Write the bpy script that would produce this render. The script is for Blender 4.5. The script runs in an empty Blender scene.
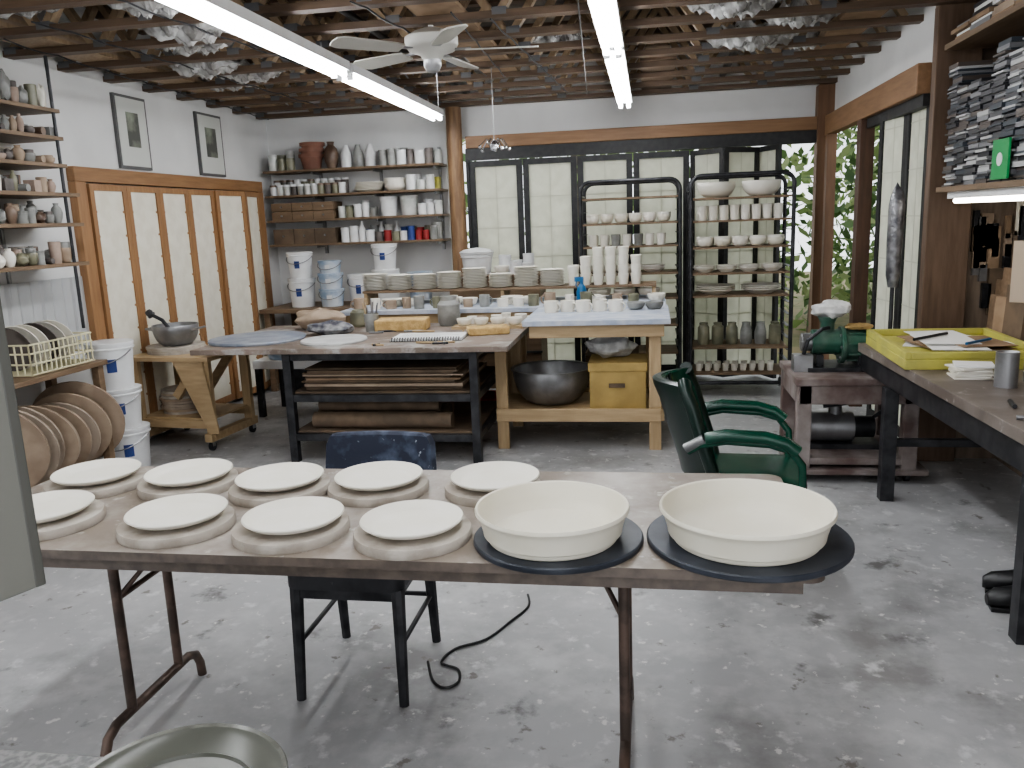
import bpy, math, random
from mathutils import Vector, Matrix
random.seed(7)
R=random.random
def U(a,b): return a+(b-a)*random.random()
sc=bpy.context.scene
pi=math.pi
# ------------------------------------------------------------------ materials
def newmat(name):
    m=bpy.data.materials.new(name); m.use_nodes=True
    nt=m.node_tree; b=nt.nodes['Principled BSDF']
    return m,nt,b
def M(name,c,r=.6,metal=0,c2=None,ns=6,lo=.4,hi=.6,bump=0,bs=30,stretch=None,c3=None,ns3=2,lo3=.5,hi3=.62,trans=0,detail=5):
    m,nt,b=newmat(name)
    b.inputs['Base Color'].default_value=(*c,1); b.inputs['Roughness'].default_value=r
    b.inputs['Metallic'].default_value=metal
    tc=nt.nodes.new('ShaderNodeTexCoord')
    mp=nt.nodes.new('ShaderNodeMapping'); nt.links.new(tc.outputs['Object'],mp.inputs[0])
    if stretch: mp.inputs['Scale'].default_value=stretch
    col=None
    if c2:
        n=nt.nodes.new('ShaderNodeTexNoise'); n.inputs['Scale'].default_value=ns; n.inputs['Detail'].default_value=detail
        nt.links.new(mp.outputs[0],n.inputs['Vector'])
        cr=nt.nodes.new('ShaderNodeValToRGB'); cr.color_ramp.elements[0].position=lo; cr.color_ramp.elements[1].position=hi
        cr.color_ramp.elements[0].color=(*c,1); cr.color_ramp.elements[1].color=(*c2,1)
        nt.links.new(n.outputs[0],cr.inputs[0]); col=cr.outputs[0]
    def layer(c3,ns3,lo3,hi3,col,off=0):
        n=nt.nodes.new('ShaderNodeTexNoise'); n.inputs['Scale'].default_value=ns3; n.inputs['Detail'].default_value=10; n.inputs['Roughness'].default_value=.62
        mp2=nt.nodes.new('ShaderNodeMapping'); mp2.inputs['Location'].default_value=(off,off*.7,0)
        nt.links.new(tc.outputs['Object'],mp2.inputs[0]); nt.links.new(mp2.outputs[0],n.inputs['Vector'])
        cr=nt.nodes.new('ShaderNodeValToRGB'); cr.color_ramp.elements[0].position=lo3; cr.color_ramp.elements[1].position=hi3
        cr.color_ramp.elements[0].color=(0,0,0,1); cr.color_ramp.elements[1].color=(1,1,1,1)
        nt.links.new(n.outputs[0],cr.inputs[0])
        mx=nt.nodes.new('ShaderNodeMix'); mx.data_type='RGBA'
        nt.links.new(cr.outputs[0],mx.inputs[0])
        if col: nt.links.new(col,mx.inputs[6])
        else: mx.inputs[6].default_value=(*c,1)
        mx.inputs[7].default_value=(*c3,1); return mx.outputs[2]
    if c3:
        if isinstance(c3,list):
            for q in c3: col=layer(*q[:4],col,q[4])
        else: col=layer(c3,ns3,lo3,hi3,col)
    if col: nt.links.new(col,b.inputs['Base Color'])
    if bump:
        n=nt.nodes.new('ShaderNodeTexNoise'); n.inputs['Scale'].default_value=bs; n.inputs['Detail'].default_value=4
        nt.links.new(mp.outputs[0],n.inputs['Vector'])
        bp=nt.nodes.new('ShaderNodeBump'); bp.inputs['Strength'].default_value=bump; bp.inputs['Distance'].default_value=.01
        nt.links.new(n.outputs[0],bp.inputs['Height']); nt.links.new(bp.outputs[0],b.inputs['Normal'])
    if trans:
        t=nt.nodes.new('ShaderNodeBsdfTranslucent'); t.inputs[0].default_value=(*c,1)
        if col: nt.links.new(col,t.inputs[0])
        ms=nt.nodes.new('ShaderNodeMixShader'); ms.inputs[0].default_value=trans
        nt.links.new(b.outputs[0],ms.inputs[1]); nt.links.new(t.outputs[0],ms.inputs[2])
        nt.links.new(ms.outputs[0],nt.nodes['Material Output'].inputs[0])
    return m
def EM(name,c,s):
    m,nt,b=newmat(name); nt.nodes.remove(b)
    e=nt.nodes.new('ShaderNodeEmission'); e.inputs[0].default_value=(*c,1); e.inputs[1].default_value=s
    nt.links.new(e.outputs[0],nt.nodes['Material Output'].inputs[0]); return m
def wood(name,c,c2,axis='x',r=.55,k=4,bump=.15):
    st={'x':(1,9,9),'y':(9,1,9),'z':(9,9,1)}[axis]
    return M(name,c,r,c2=c2,ns=k,lo=.3,hi=.7,bump=bump,bs=20,stretch=st)
white=M('white_paint',(.76,.76,.755),.7,c2=(.70,.70,.695),ns=2)
concrete=M('concrete',(.44,.44,.445),.46,c2=(.35,.35,.355),ns=2.2,lo=.3,hi=.72,
  c3=[((.53,.53,.53),4.5,.46,.70,0),((.25,.245,.24),1.6,.55,.68,13.0),((.60,.60,.60),9,.58,.68,5.0),((.16,.155,.15),3.1,.62,.69,31.0),((.20,.185,.17),11,.64,.69,17.0),((.68,.67,.65),22,.63,.68,3.0)],bump=.08,bs=14,detail=12)
paper=M('rice_paper',(.92,.92,.84),.8,c2=(.85,.85,.77),ns=9,trans=.66)
seam=M('paper_seam',(.76,.76,.68),.8,trans=.4)
papw=M('cream_panel',(.80,.765,.66),.8,c2=(.74,.70,.59),ns=9)
blackf=M('black_frame',(.016,.016,.018),.5,c2=(.028,.028,.028),ns=20)
blackm=M('black_metal',(.02,.021,.024),.4,metal=.3,c2=(.05,.05,.055),ns=12)
orange_x=wood('orange_pine_x',(.33,.185,.09),(.25,.135,.065),'y')
orange_z=wood('orange_pine_z',(.36,.20,.095),(.27,.145,.07),'z')
beamx=wood('beam_wood_x',(.30,.175,.095),(.22,.125,.065),'x')
beamy=wood('beam_wood_y',(.30,.175,.095),(.22,.125,.065),'y')
beamz=wood('beam_wood_z',(.20,.11,.06),(.14,.075,.04),'z')
dkz=wood('dark_wood_z',(.10,.05,.03),(.06,.03,.018),'z')
joist=wood('joist_wood',(.14,.09,.058),(.085,.055,.035),'x')
web=wood('web_wood',(.42,.31,.20),(.28,.195,.12),'z')
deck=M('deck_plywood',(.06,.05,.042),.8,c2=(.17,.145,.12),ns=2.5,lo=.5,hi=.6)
shelfw=wood('shelf_wood',(.22,.15,.095),(.15,.10,.06),'x')
shelfwy=wood('shelf_wood_y',(.22,.15,.095),(.15,.10,.06),'y')
pine=wood('pine_x',(.50,.37,.22),(.38,.27,.15),'x')
pinez=wood('pine_z',(.50,.37,.22),(.38,.27,.15),'z')
tabletop=M('dusty_laminate',(.175,.14,.11),.4,c2=(.25,.21,.175),ns=3,lo=.35,hi=.65,c3=[((.37,.335,.30),5,.44,.68,0),((.56,.53,.49),14,.60,.70,4.0)],detail=10)
tabedge=M('laminate_edge',(.15,.12,.10),.5,c2=(.10,.08,.068),ns=20)
atop=M('worn_plywood_top',(.25,.195,.16),.45,c2=(.16,.125,.10),ns=3,c3=(.42,.40,.38),ns3=5,detail=8)
btop=M('canvas_blue_top',(.36,.41,.52),.6,c2=(.58,.60,.64),ns=9,lo=.35,hi=.65)
cream=M('bisque_clay',(.80,.77,.68),.6,c2=(.83,.80,.73),ns=5)
creamd=M('bisque_clay_dish',(.74,.70,.585),.5,c2=(.78,.745,.64),ns=5)
bat=M('plaster_bat',(.34,.30,.255),.75,c2=(.48,.44,.39),ns=11,bump=.2,bs=60)
bbat=M('black_bat',(.02,.025,.036),.45,c2=(.045,.052,.068),ns=9)
tube_steel=M('brown_steel',(.15,.105,.085),.42,metal=.4,c2=(.08,.06,.05),ns=16)
castiron=M('grey_metal',(.35,.35,.36),.35,metal=.7,c2=(.25,.25,.25),ns=8)
plateg=M('truss_plate',(.16,.16,.165),.5,metal=.5)
chrome=M('chrome',(.6,.6,.62),.2,metal=1)
wplast=M('white_plastic',(.80,.81,.82),.4,c2=(.72,.72,.72),ns=6)
bplast=M('blue_grey_plastic',(.30,.40,.54),.4,c2=(.60,.64,.68),ns=6)
glass=M('jar_plastic',(.50,.52,.49),.3,c2=(.64,.64,.62),ns=10)
green=M('green_vinyl',(.006,.070,.042),.25,c2=(.005,.048,.03),ns=5)
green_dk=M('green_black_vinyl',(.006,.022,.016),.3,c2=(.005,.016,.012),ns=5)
navy=M('navy_splatter',(.022,.028,.05),.75,c2=(.08,.10,.15),ns=13,lo=.5,hi=.68,c3=(.35,.38,.42),ns3=34,lo3=.64,hi3=.70,bump=.2)
blkseat=M('black_seat',(.012,.013,.016),.5,c2=(.03,.03,.035),ns=9,c3=(.25,.26,.28),ns3=22,lo3=.70,hi3=.74)
graycab=M('cabinet_grey',(.19,.19,.17),.55,c2=(.17,.17,.15),ns=4)
graycab2=M('cabinet_grey_edge',(.10,.10,.09),.55)
cardb=M('cardboard',(.33,.23,.15),.8,c2=(.25,.17,.105),ns=7)
cardb2=M('cardboard_dark',(.17,.12,.08),.8,c2=(.11,.08,.055),ns=7)
yel=M('mustard_box',(.45,.32,.115),.6,c2=(.35,.245,.085),ns=5)
yel2=M('yellow_green_tray',(.52,.485,.11),.5,c2=(.43,.40,.11),ns=8)
sponge=M('sponge',(.58,.40,.18),.9,c2=(.46,.31,.13),ns=30,bump=.4,bs=90)
paperw=M('white_paper',(.82,.82,.81),.7)
terra=M('dusty_terracotta',(.26,.125,.085),.7,c2=(.18,.085,.06),ns=6)
brownc=M('brown_glaze',(.11,.07,.05),.35,c2=(.22,.16,.12),ns=6)
tanc=M('tan_clay',(.40,.31,.23),.6,c2=(.30,.225,.165),ns=6)
beige=M('beige_bat',(.42,.345,.275),.7,c2=(.32,.26,.205),ns=8)
greyc=M('grey_glaze',(.32,.325,.31),.35,c2=(.19,.19,.18),ns=7)
dkc=M('dark_clay',(.07,.06,.055),.5,c2=(.15,.13,.12),ns=7)
oliv=M('olive_glaze',(.15,.15,.105),.35,c2=(.24,.23,.16),ns=8)
pinkc=M('pink_clay',(.44,.335,.275),.6,c2=(.33,.25,.205),ns=8)
blue=M('blue_plastic',(.015,.13,.30),.3)
blued=M('navy_label',(.03,.06,.22),.5)
redp=M('red_plastic',(.30,.03,.03),.4)
dishg=M('greygreen_glaze',(.085,.087,.073),.28,c2=(.11,.112,.094),ns=8,lo=.3,hi=.7)
dishrim=M('greygreen_rim',(.17,.17,.148),.25,c2=(.11,.11,.095),ns=30)
counterm=M('granular_counter',(.13,.13,.13),.5,c2=(.23,.225,.22),ns=90)
stain=M('stained_stand',(.12,.08,.07),.6,c2=(.30,.265,.25),ns=5,lo=.4,hi=.68,detail=8)
benchm=M('bench_dark_top',(.13,.105,.09),.45,c2=(.20,.17,.15),ns=6,c3=(.36,.34,.32),ns3=12,lo3=.62,hi3=.70)
machg=M('machine_green',(.03,.105,.07),.4,metal=.1,c2=(.09,.15,.12),ns=9)
plasticbag=M('plastic_bag',(.74,.74,.73),.25,c2=(.50,.50,.50),ns=14,bump=.8,bs=12)
insul=M('insulation_sheet',(.55,.55,.54),.22,c2=(.20,.19,.18),ns=9,lo=.38,hi=.62,bump=.8,bs=18)
foil=M('wrapped_foil',(.24,.24,.25),.3,metal=.5,c2=(.08,.08,.09),ns=14,bump=.8,bs=30)
duct=M('silver_duct',(.5,.5,.51),.35,metal=.6,c2=(.3,.3,.3),ns=14,bump=.6,bs=30)
corr=M('corrugated',(.55,.56,.57),.4,metal=.3)
fanw=M('fan_offwhite',(.50,.49,.45),.45)
tube=EM('fluorescent_tube',(.96,.98,1.0),38)
tube2=EM('under_shelf_tube',(1,.93,.82),12)
leafA=M('leaf_light',(.20,.29,.10),.6,trans=.45,c2=(.36,.43,.21),ns=1.2)
leafB=M('leaf_dark',(.06,.115,.04),.6,trans=.35,c2=(.13,.21,.08),ns=1.2)
bark=M('bark',(.09,.07,.05),.9,c2=(.16,.13,.10),ns=8)
grass=M('forest_ground',(.13,.14,.06),.9,c2=(.22,.18,.10),ns=2)
rubber=M('black_rubber',(.012,.012,.013),.35)
photo=M('art_print',(.10,.10,.09),.5,c2=(.30,.33,.26),ns=6)
mat_w=M('art_mat',(.62,.63,.60),.6)
frame_g=M('art_frame_grey',(.12,.12,.12),.4)
cdm=[M('case_%d'%i,c,.35) for i,c in enumerate([(.03,.03,.035),(.07,.07,.075),(.22,.22,.23),(.50,.50,.50),(.035,.035,.04),(.11,.09,.08),(.05,.06,.075)])]
greenb=M('green_disc',(.02,.28,.08),.4)
# ------------------------------------------------------------------ mesh builder
def T(x=0,y=0,z=0,rz=0,rx=0,ry=0):
    return Matrix.Translation((x,y,z))@Matrix.Rotation(rz,4,'Z')@Matrix.Rotation(ry,4,'Y')@Matrix.Rotation(rx,4,'X')
class MB:
    def __init__(s,name): s.n=name; s.v=[]; s.f=[]; s.m=[]; s.mats=[]
    def add(s,vs,fs,m,X=None):
        o=len(s.v)
        if m not in s.mats: s.mats.append(m)
        i=s.mats.index(m)
        for v in vs:
            v=Vector(v)
            s.v.append(tuple(X@v if X is not None else v))
        for f in fs: s.f.append([a+o for a in f]); s.m.append(i)
        return s
    def box(s,x0,x1,y0,y1,z0,z1,m,X=None):
        vs=[(x,y,z) for z in (z0,z1) for y in (y0,y1) for x in (x0,x1)]
        fs=[(0,2,3,1),(4,5,7,6),(0,1,5,4),(2,6,7,3),(0,4,6,2),(1,3,7,5)]
        return s.add(vs,fs,m,X)
    def cyl(s,p0,p1,r0,m,r1=None,n=16,X=None):
        if r1 is None: r1=r0
        p0=Vector(p0);p1=Vector(p1); d=(p1-p0).normalized()
        a=d.orthogonal().normalized(); b=d.cross(a)
        vs=[];fs=[]
        for p,r in ((p0,r0),(p1,r1)):
            for i in range(n):
                t=2*pi*i/n; vs.append(p+a*(r*math.cos(t))+b*(r*math.sin(t)))
        for i in range(n):
            j=(i+1)%n; fs.append((i,j,n+j,n+i))
        fs.append(tuple(range(n-1,-1,-1))); fs.append(tuple(range(n,2*n)))
        return s.add(vs,fs,m,X)
    def lathe(s,pr,m,x=0,y=0,z=0,n=28,X=None,sx=1,sy=1,wob=0,caps=True):
        vs=[];fs=[];k=len(pr)
        for (r,h) in pr:
            for i in range(n):
                t=2*pi*i/n; w=1+wob*math.sin(3*t+h*9)
                vs.append((x+r*w*sx*math.cos(t),y+r*w*sy*math.sin(t),z+h))
        for a in range(k-1):
            for i in range(n):
                j=(i+1)%n; fs.append((a*n+i,a*n+j,(a+1)*n+j,(a+1)*n+i))
        if caps and pr[0][0]>1e-4: fs.append(tuple(range(n-1,-1,-1)))
        if caps and pr[-1][0]>1e-4: fs.append(tuple((k-1)*n+i for i in range(n)))
        return s.add(vs,fs,m,X)
    def tube(s,pts,r,m,n=8,X=None,flat=None):
        pts=[Vector(p) for p in pts]; vs=[];fs=[]
        d0=(pts[1]-pts[0]).normalized(); a=d0.orthogonal().normalized()
        for i,p in enumerate(pts):
            if i==0: d=d0
            elif i==len(pts)-1: d=(p-pts[i-1]).normalized()
            else: d=((pts[i+1]-p).normalized()+(p-pts[i-1]).normalized()).normalized()
            a=(a-d*a.dot(d)).normalized(); b=d.cross(a)
            for j in range(n):
                t=2*pi*j/n; vs.append(p+a*(r*math.cos(t))+b*(r*math.sin(t)))
        for i in range(len(pts)-1):
            for j in range(n):
                k=(j+1)%n; fs.append((i*n+j,i*n+k,(i+1)*n+k,(i+1)*n+j))
        fs.append(tuple(range(n-1,-1,-1))); fs.append(tuple((len(pts)-1)*n+i for i in range(n)))
        return s.add(vs,fs,m,X)
    def blob(s,c,r,m,sq=(1,1,1),n=14,k=10,rough=.15,seed=0,X=None):
        rd=random.Random(seed); ph=[rd.uniform(0,6) for _ in range(6)]
        vs=[];fs=[]
        for a in range(k+1):
            th=pi*a/k
            for i in range(n):
                t=2*pi*i/n
                w=1+rough*(math.sin(3*t+ph[0]+2*th)+.7*math.sin(5*t+ph[1])*math.sin(4*th+ph[2])+.5*math.sin(7*th+ph[3]+t))
                rr=r*w
                vs.append((c[0]+sq[0]*rr*math.sin(th)*math.cos(t),c[1]+sq[1]*rr*math.sin(th)*math.sin(t),c[2]+sq[2]*rr*math.cos(th)))
        for a in range(k):
            for i in range(n):
                j=(i+1)%n; fs.append((a*n+i,(a+1)*n+i,(a+1)*n+j,a*n+j))
        return s.add(vs,fs,m,X)
    def done(s,bevel=0,smooth=True,angle=38,sub=0,origin=True):
        me=bpy.data.meshes.new(s.n)
        o=Vector((0,0,0))
        if origin:
            xs=[v[0] for v in s.v]; ys=[v[1] for v in s.v]; zs=[v[2] for v in s.v]
            o=Vector(((min(xs)+max(xs))/2,(min(ys)+max(ys))/2,min(zs)))
        me.from_pydata([tuple(Vector(v)-o) for v in s.v],[],s.f)
        for m in s.mats: me.materials.append(m)
        me.polygons.foreach_set('material_index',s.m)
        if smooth:
            me.polygons.foreach_set('use_smooth',[True]*len(me.polygons))
            me.set_sharp_from_angle(angle=math.radians(angle))
        me.update()
        ob=bpy.data.objects.new(s.n,me); ob.location=o; sc.collection.objects.link(ob)
        if bevel:
            b=ob.modifiers.new('bevel','BEVEL'); b.width=bevel; b.segments=2; b.limit_method='ANGLE'; b.angle_limit=math.radians(50)
        return ob
# vessel profiles
def pr_plate(r,h=.025,t=.006):
    return [(0,0),(r*.55,0),(r*.58,.004),(r*.97,h),(r,h+.002),(r*.985,h+t),(r*.93,h+t*.3),(r*.6,.004+t),(0,.003+t)]
def pr_bowl(r,h,t=.006,base=.45):
    p=[(0,0),(r*base,0)]
    for i in range(1,7):
        a=i/6*pi/2; p.append((r*base+(r-r*base)*math.sin(a),h*(1-math.cos(a))))
    p+= [(r-t*.3,h+.003),(r-t,h)]
    for i in range(5,0,-1):
        a=i/6*pi/2; p.append((r*base+(r-r*base)*math.sin(a)-t,h*(1-math.cos(a))+t*.5))
    p+=[(0,t)]
    return p
def pr_cup(r,h,t=.005,taper=.85):
    return [(0,0),(r*taper,0),(r*(taper+1)/2*1.01,h*.5),(r,h),(r-t*.4,h+.002),(r-t,h-.002),(r*taper-t,t*1.5),(0,t)]
def pr_vase(r,h):
    return [(0,0),(r*.55,0),(r*.85,h*.25),(r,h*.5),(r*.8,h*.75),(r*.4,h*.88),(r*.5,h),(r*.42,h),(r*.3,h*.88),(0,h*.6)]
def pr_jar(r,h):
    return [(0,0),(r,0),(r,h*.8),(r*.94,h*.82),(r*.94,h*.84),(r*1.03,h*.84),(r*1.03,h),(0,h)]
def pr_bucket(r,h):
    return [(0,0),(r*.84,0),(r*.97,h*.84),(r*1.04,h*.85),(r*1.04,h*.88),(r,h*.89),(r*1.04,h*.95),(r*1.04,h*.99),(r*.98,h),(0,h*.985)]
def mug(b,x,y,z,r,h,m,a=0,handle=True):
    b.lathe(pr_cup(r,h,taper=.95),m,x,y,z,n=18)
    if handle:
        ca,sa=math.cos(a),math.sin(a); pts=[]
        for i in range(7):
            t=-pi/2+pi*i/6; d=r*.93+math.cos(t)*r*.6; pts.append((x+ca*d,y+sa*d,z+h*.5+math.sin(t)*h*.32))
        b.tube(pts,.006,m,n=6)
# ------------------------------------------------------------------ room shell
b=MB('floor'); b.box(-4.0,2.3,-.6,8.32,-.12,0,concrete); b.done(smooth=False)
XL=-3.85; YB=8.2
b=MB('wall_left'); b.box(XL-.12,XL,-.6,8.32,0,3.12,white); b.done(smooth=False)
b=MB('wall_back'); b.box(XL,-1.98,YB,YB+.12,0,3.12,white); b.box(-1.98,1.62,YB,YB+.12,2.37,3.12,white); b.done(smooth=False)
panw=wood('weathered_panel',(.27,.21,.16),(.17,.125,.09),'z')
b=MB('wall_right'); b.box(1.64,1.76,5.42,8.32,2.37,3.12,white)
b.box(1.64,2.2,5.30,5.42,0,3.12,panw); b.done(smooth=False)
b=MB('wall_right_panelled'); b.box(2.1,2.2,-.6,5.30,0,3.12,panw); b.done(smooth=False)
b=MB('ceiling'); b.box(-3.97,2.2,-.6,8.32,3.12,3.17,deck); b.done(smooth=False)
# open-web trusses; webs aligned so that services pass through the openings
b=MB('ceiling_trusses'); 
y=.5; k=0
while y<8.15:
    x1=1.64 if y>5.3 else 2.1
    b.box(XL,x1,y-.042,y+.042,2.645,2.683,joist)
    b.box(XL,x1,y-.042,y+.042,3.07,3.12,joist)
    x=XL+.05
    while x<x1-.35:
        for (xa,za,xb,zb) in ((x,2.68,x+.27,3.07),(x+.27,3.07,x+.54,2.68)):
            if xb>x1: continue
            d=math.atan2(zb-za,xb-xa); L=math.hypot(xb-xa,zb-za)
            b.box(0,L,-.03,.03,-.02,.02,web,T(xa,y,za,ry=-d))
        b.box(x-.04,x+.04,y-.0425,y+.0425,2.66,2.70,plateg)
        x+=.60
    y+=.47; k+=1
b.done(smooth=False)
xc=[-3.53+.6*i for i in range(9)]
for (i,ya,yb) in ((0,2.2,7.9),(2,6.6,8.1),(4,3.2,6.8),(5,.8,4.0),(6,6.6,8.1),(8,2.4,7.0)):
    b=MB('stored_lumber'); z=2.684
    for q in range(4):
        w=.13-.022*q; b.box(xc[i]-w+U(-.01,.01),xc[i]+w+U(-.01,.01),ya+U(-.3,.1),yb+U(-.1,.08),z,z+.024,random.choice([web,cardb,joist,tanc])); z+=.026
    b.done(smooth=False)
b=MB('ceiling_pipe')
for (i,zz,r) in ((3,2.78,.022),(7,2.80,.03)):
    b.cyl((xc[i],-.3,zz),(xc[i],8.15,zz),r,blackm,n=10)
b.done()
for (i,ya,n2) in ((7,.9,25),(1,2.2,23)):
    b=MB('flexible_duct')
    nn=n2*6
    b.tube([(xc[i]+.02*math.sin(j*.1),ya+j*.0417,2.90-(.02 if i==1 else 0)) for j in range(nn)],.06,duct,n=14)
    b.done()
b=MB('ceiling_wiring')
rd=random.Random(9)
for q in range(7):
    x=rd.uniform(-3.5,1.0); y0=rd.uniform(3.5,5); y1=y0+rd.uniform(2,4); x2=x+rd.uniform(-.3,.3)
    pts=[]
    for i in range(25):
        t=i/24; yy=y0+(min(y1,8)-y0)*t; sag=.014*abs(math.sin(pi*(yy-.5)/.47)); pts.append((x+(x2-x)*t,yy,2.638-sag))
    b.tube(pts,.005,blackm,n=6)
b.done()
# crumpled plastic insulation sheets sagging between neighbouring trusses
def sheet(x,k,wx,z0,sag,seed):
    rd=random.Random(seed); ph=[rd.uniform(0,6) for _ in range(8)]
    b=MB('plastic_insulation_sheet'); yc=.735+.47*k; hy=.18
    nx,ny=44,20; vs=[];fs=[]
    for i in range(nx+1):
        for j in range(ny+1):
            u=i/nx*2-1; v=j/ny*2-1
            edge=1+.16*math.sin(5*v+ph[0])+.10*math.sin(11*v+ph[1])
            X_=x+wx*u*edge*(1-.12*v*v)
            Y_=yc+hy*v*(1-.10*abs(math.sin(6*u+ph[2])))
            s=(1-v*v)*(1-.6*u*u)
            cr=.016*math.sin(9*u+7*v+ph[3])+.013*math.sin(17*u-11*v+ph[4])+.010*abs(math.sin(13*v+15*u+ph[5]))+.008*abs(math.sin(27*u+ph[6]+9*v))
            vs.append((X_,Y_,z0-sag*s+cr))
    W=ny+1
    for i in range(nx):
        for j in range(ny): a=i*W+j; fs.append((a,a+1,a+W+1,a+W))
    b.add(vs,fs,insul); b.done(angle=25)
for i,(x,k,wx,z0,sag) in enumerate([(-2.95,10,.24,2.72,.13),(-2.85,11,.22,2.72,.10),(-2.50,8,.25,2.72,.13),(-2.40,7,.25,2.73,.10),(-2.75,9,.22,2.74,.10),(.68,11,.26,2.72,.12),(.90,10,.20,2.73,.10),(.48,9,.25,2.73,.12),(.75,8,.22,2.75,.09),(-3.2,7,.25,2.76,.07),(-.6,11,.2,2.76,.06),(-1.25,12,.2,2.75,.06),(-3.3,12,.22,2.74,.08),(1.1,12,.2,2.75,.08)]): sheet(x,k,wx,z0,sag,i+3)
# beams, posts
b=MB('trim_back_beam'); b.box(-1.76,1.5,8.08,8.2,2.26,2.375,beamx); b.done(bevel=.006)
b=MB('trim_right_beam'); b.box(1.56,1.64,5.42,8.06,2.20,2.375,beamy); b.done(bevel=.006)
b=MB('wooden_post'); b.lathe([(.085,0),(.08,1.2),(.075,2.645)],M('post_wood',(.32,.20,.11),.5,c2=(.21,.125,.07),ns=4,stretch=(6,6,1)),-1.86,8.06,0,n=20); b.done()
b=MB('corner_post'); b.box(1.5,1.66,8.06,8.2,0,2.645,beamz); b.done(bevel=.006)
b=MB('door_jamb'); b.box(1.56,1.66,6.72,6.84,0,2.2,dkz); b.box(1.55,1.63,7.86,7.96,0,2.2,beamz); b.done(bevel=.004)
b=MB('trim_right_post'); b.box(1.60,1.84,5.22,5.30,0,2.645,wood('brown_post',(.17,.11,.075),(.11,.07,.045),'z')); b.done(bevel=.005)
b=MB('door_frame_left')
b.box(-3.85,-3.79,5.10,7.86,1.93,2.03,orange_x); b.box(-3.85,-3.79,5.10,5.21,0,1.93,orange_z); b.box(-3.85,-3.79,7.75,7.86,0,1.93,orange_z)
b.done(bevel=.005)
def shoji(name,X,w,h,t,fm,pm,st=.045,dots=None,sm=None):
    b=MB(name)
    b.box(0,st,-t/2,t/2,0,h,fm,X); b.box(w-st,w,-t/2,t/2,0,h,fm,X)
    b.box(st,w-st,-t/2,t/2,0,st*1.3,fm,X); b.box(st,w-st,-t/2,t/2,h-st,h,fm,X)
    b.box(st,w-st,-t*.12,t*.12,st*1.3,h-st,pm,X)
    if sm:
        z=.3
        while z<h-.1:
            b.box(st,w-st,-t*.12-.002,t*.12+.002,z-.004,z+.004,sm,X); z+=.29
        b.box(w/2-.003,w/2+.003,-t*.12-.002,t*.12+.002,st,h-st,sm,X)
    if dots:
        for i in range(int(h/.17)):
            for xx in (st+.008,w-st-.008):
                b.cyl((xx,-t*.12-.004,.16+i*.17),(xx,-t*.12,.16+i*.17),.009,dots,n=8,X=X)
    return b.done()
for i in range(6):
    y0=5.23+i*.415
    a=[0,0,0,0,.16,-.16][i]
    shoji('door_%d'%(i+1),T(-3.80+(.0 if i<4 else .02 if i==4 else .085),y0,.04,rz=pi/2-a),.412,1.88,.03,orange_z,papw,.045,orange_z)
xs=[-1.74,-1.21,-.68,-.15]
for i,x in enumerate(xs):
    shoji('door_%d'%(i+7),T(x,8.14,.03,rz=0),.52,2.11,.04,blackf,paper,.055,None,seam)
b=MB('window_frame_back'); b.box(-1.77,1.5,8.10,8.2,2.15,2.26,blackf); b.box(-1.77,-1.74,8.10,8.2,0,2.15,blackf); b.done()
for i,(x,y0,a) in enumerate([(.39,8.12,-.75),(.66,7.84,.55),(.98,8.1,-1.15)]):
    shoji('door_%d'%(i+11),T(x,y0,.03,rz=a),.38,2.1,.035,blackf,paper,.045,None,seam)
for i in range(3):
    shoji('door_%d'%(i+14),T(1.66,5.44+i*.43,.03,rz=pi/2+(.0,.14,-.12)[i]),.425,2.15,.035,blackf,paper,.05,None,seam)
b=MB('door_mullion'); b.box(1.60,1.64,5.42,6.72,2.13,2.2,blackf); b.done()
# outside
b=MB('forest_ground'); b.box(-8,16,8.33,24,-.35,-.15,grass); b.box(2.35,16,-2,8.33,-.35,-.15,grass); b.done(smooth=False)
b=MB('forest_foliage')
rd=random.Random(3)
for i in range(28000):
    if i%4==0: x=rd.uniform(-3,7.5); yy=rd.uniform(11,14.5)
    else: x=rd.uniform(3.2,9.5); yy=rd.uniform(6,18)
    z=rd.uniform(-.1,5.0)
    if math.sin(x*1.7+z)*math.sin(yy*1.3+z*1.4)<-.85: continue
    s=rd.uniform(.05,.16)
    X=T(x,yy,z,rd.uniform(0,6),rd.uniform(-1.2,1.2),rd.uniform(-1.2,1.2))
    b.add([(-s,0,0),(0,-s*.5,0),(s,0,0),(0,s*.5,0)],[(0,1,2,3)],leafA if rd.random()<.5 else leafB,X)
b.done(smooth=False)
for i in range(9):
    b=MB('tree_trunk'); x=[-1,.8,2.2,3.4,4.6,5.2,5,4.8,6.2][i]; yy=[12,12.6,11.3,12.4,10.6,9,7.6,6.4,8.2][i]
    b.lathe([(.16,-.2),(.11,1),(.1,3),(.07,6)],bark,x,yy,0,n=10,wob=.05); b.done()
# ------------------------------------------------------------------ lights
def fixture(x,y0,y1):
    b=MB('fluorescent_light_fixture')
    b.box(x-.065,x+.065,y0,y1,2.53,2.585,wplast)
    for dx in (-.035,.035):
        b.cyl((x+dx,y0+.03,2.505),(x+dx,y1-.03,2.505),.016,tube,n=10)
        for yy in (y0+.012,y1-.03): b.box(x+dx-.018,x+dx+.018,yy,yy+.018,2.485,2.53,wplast)
    for yy in (y0+.3,y1-.3): b.cyl((x,yy,2.585),(x,yy,2.645),.006,castiron,n=6)
    b.done()
for a in ((5.3,7.7),(2.85,5.25),(.4,2.8)): fixture(-1.93,*a)
for a in ((5.2,7.62),(2.75,5.15),(.3,2.7)): fixture(-.21,*a)
b=MB('ceiling_fan'); fx,fy,fz=-1.2,4.75,2.51
b.cyl((fx,fy,fz+.1),(fx,fy,2.645),.015,fanw)
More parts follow.
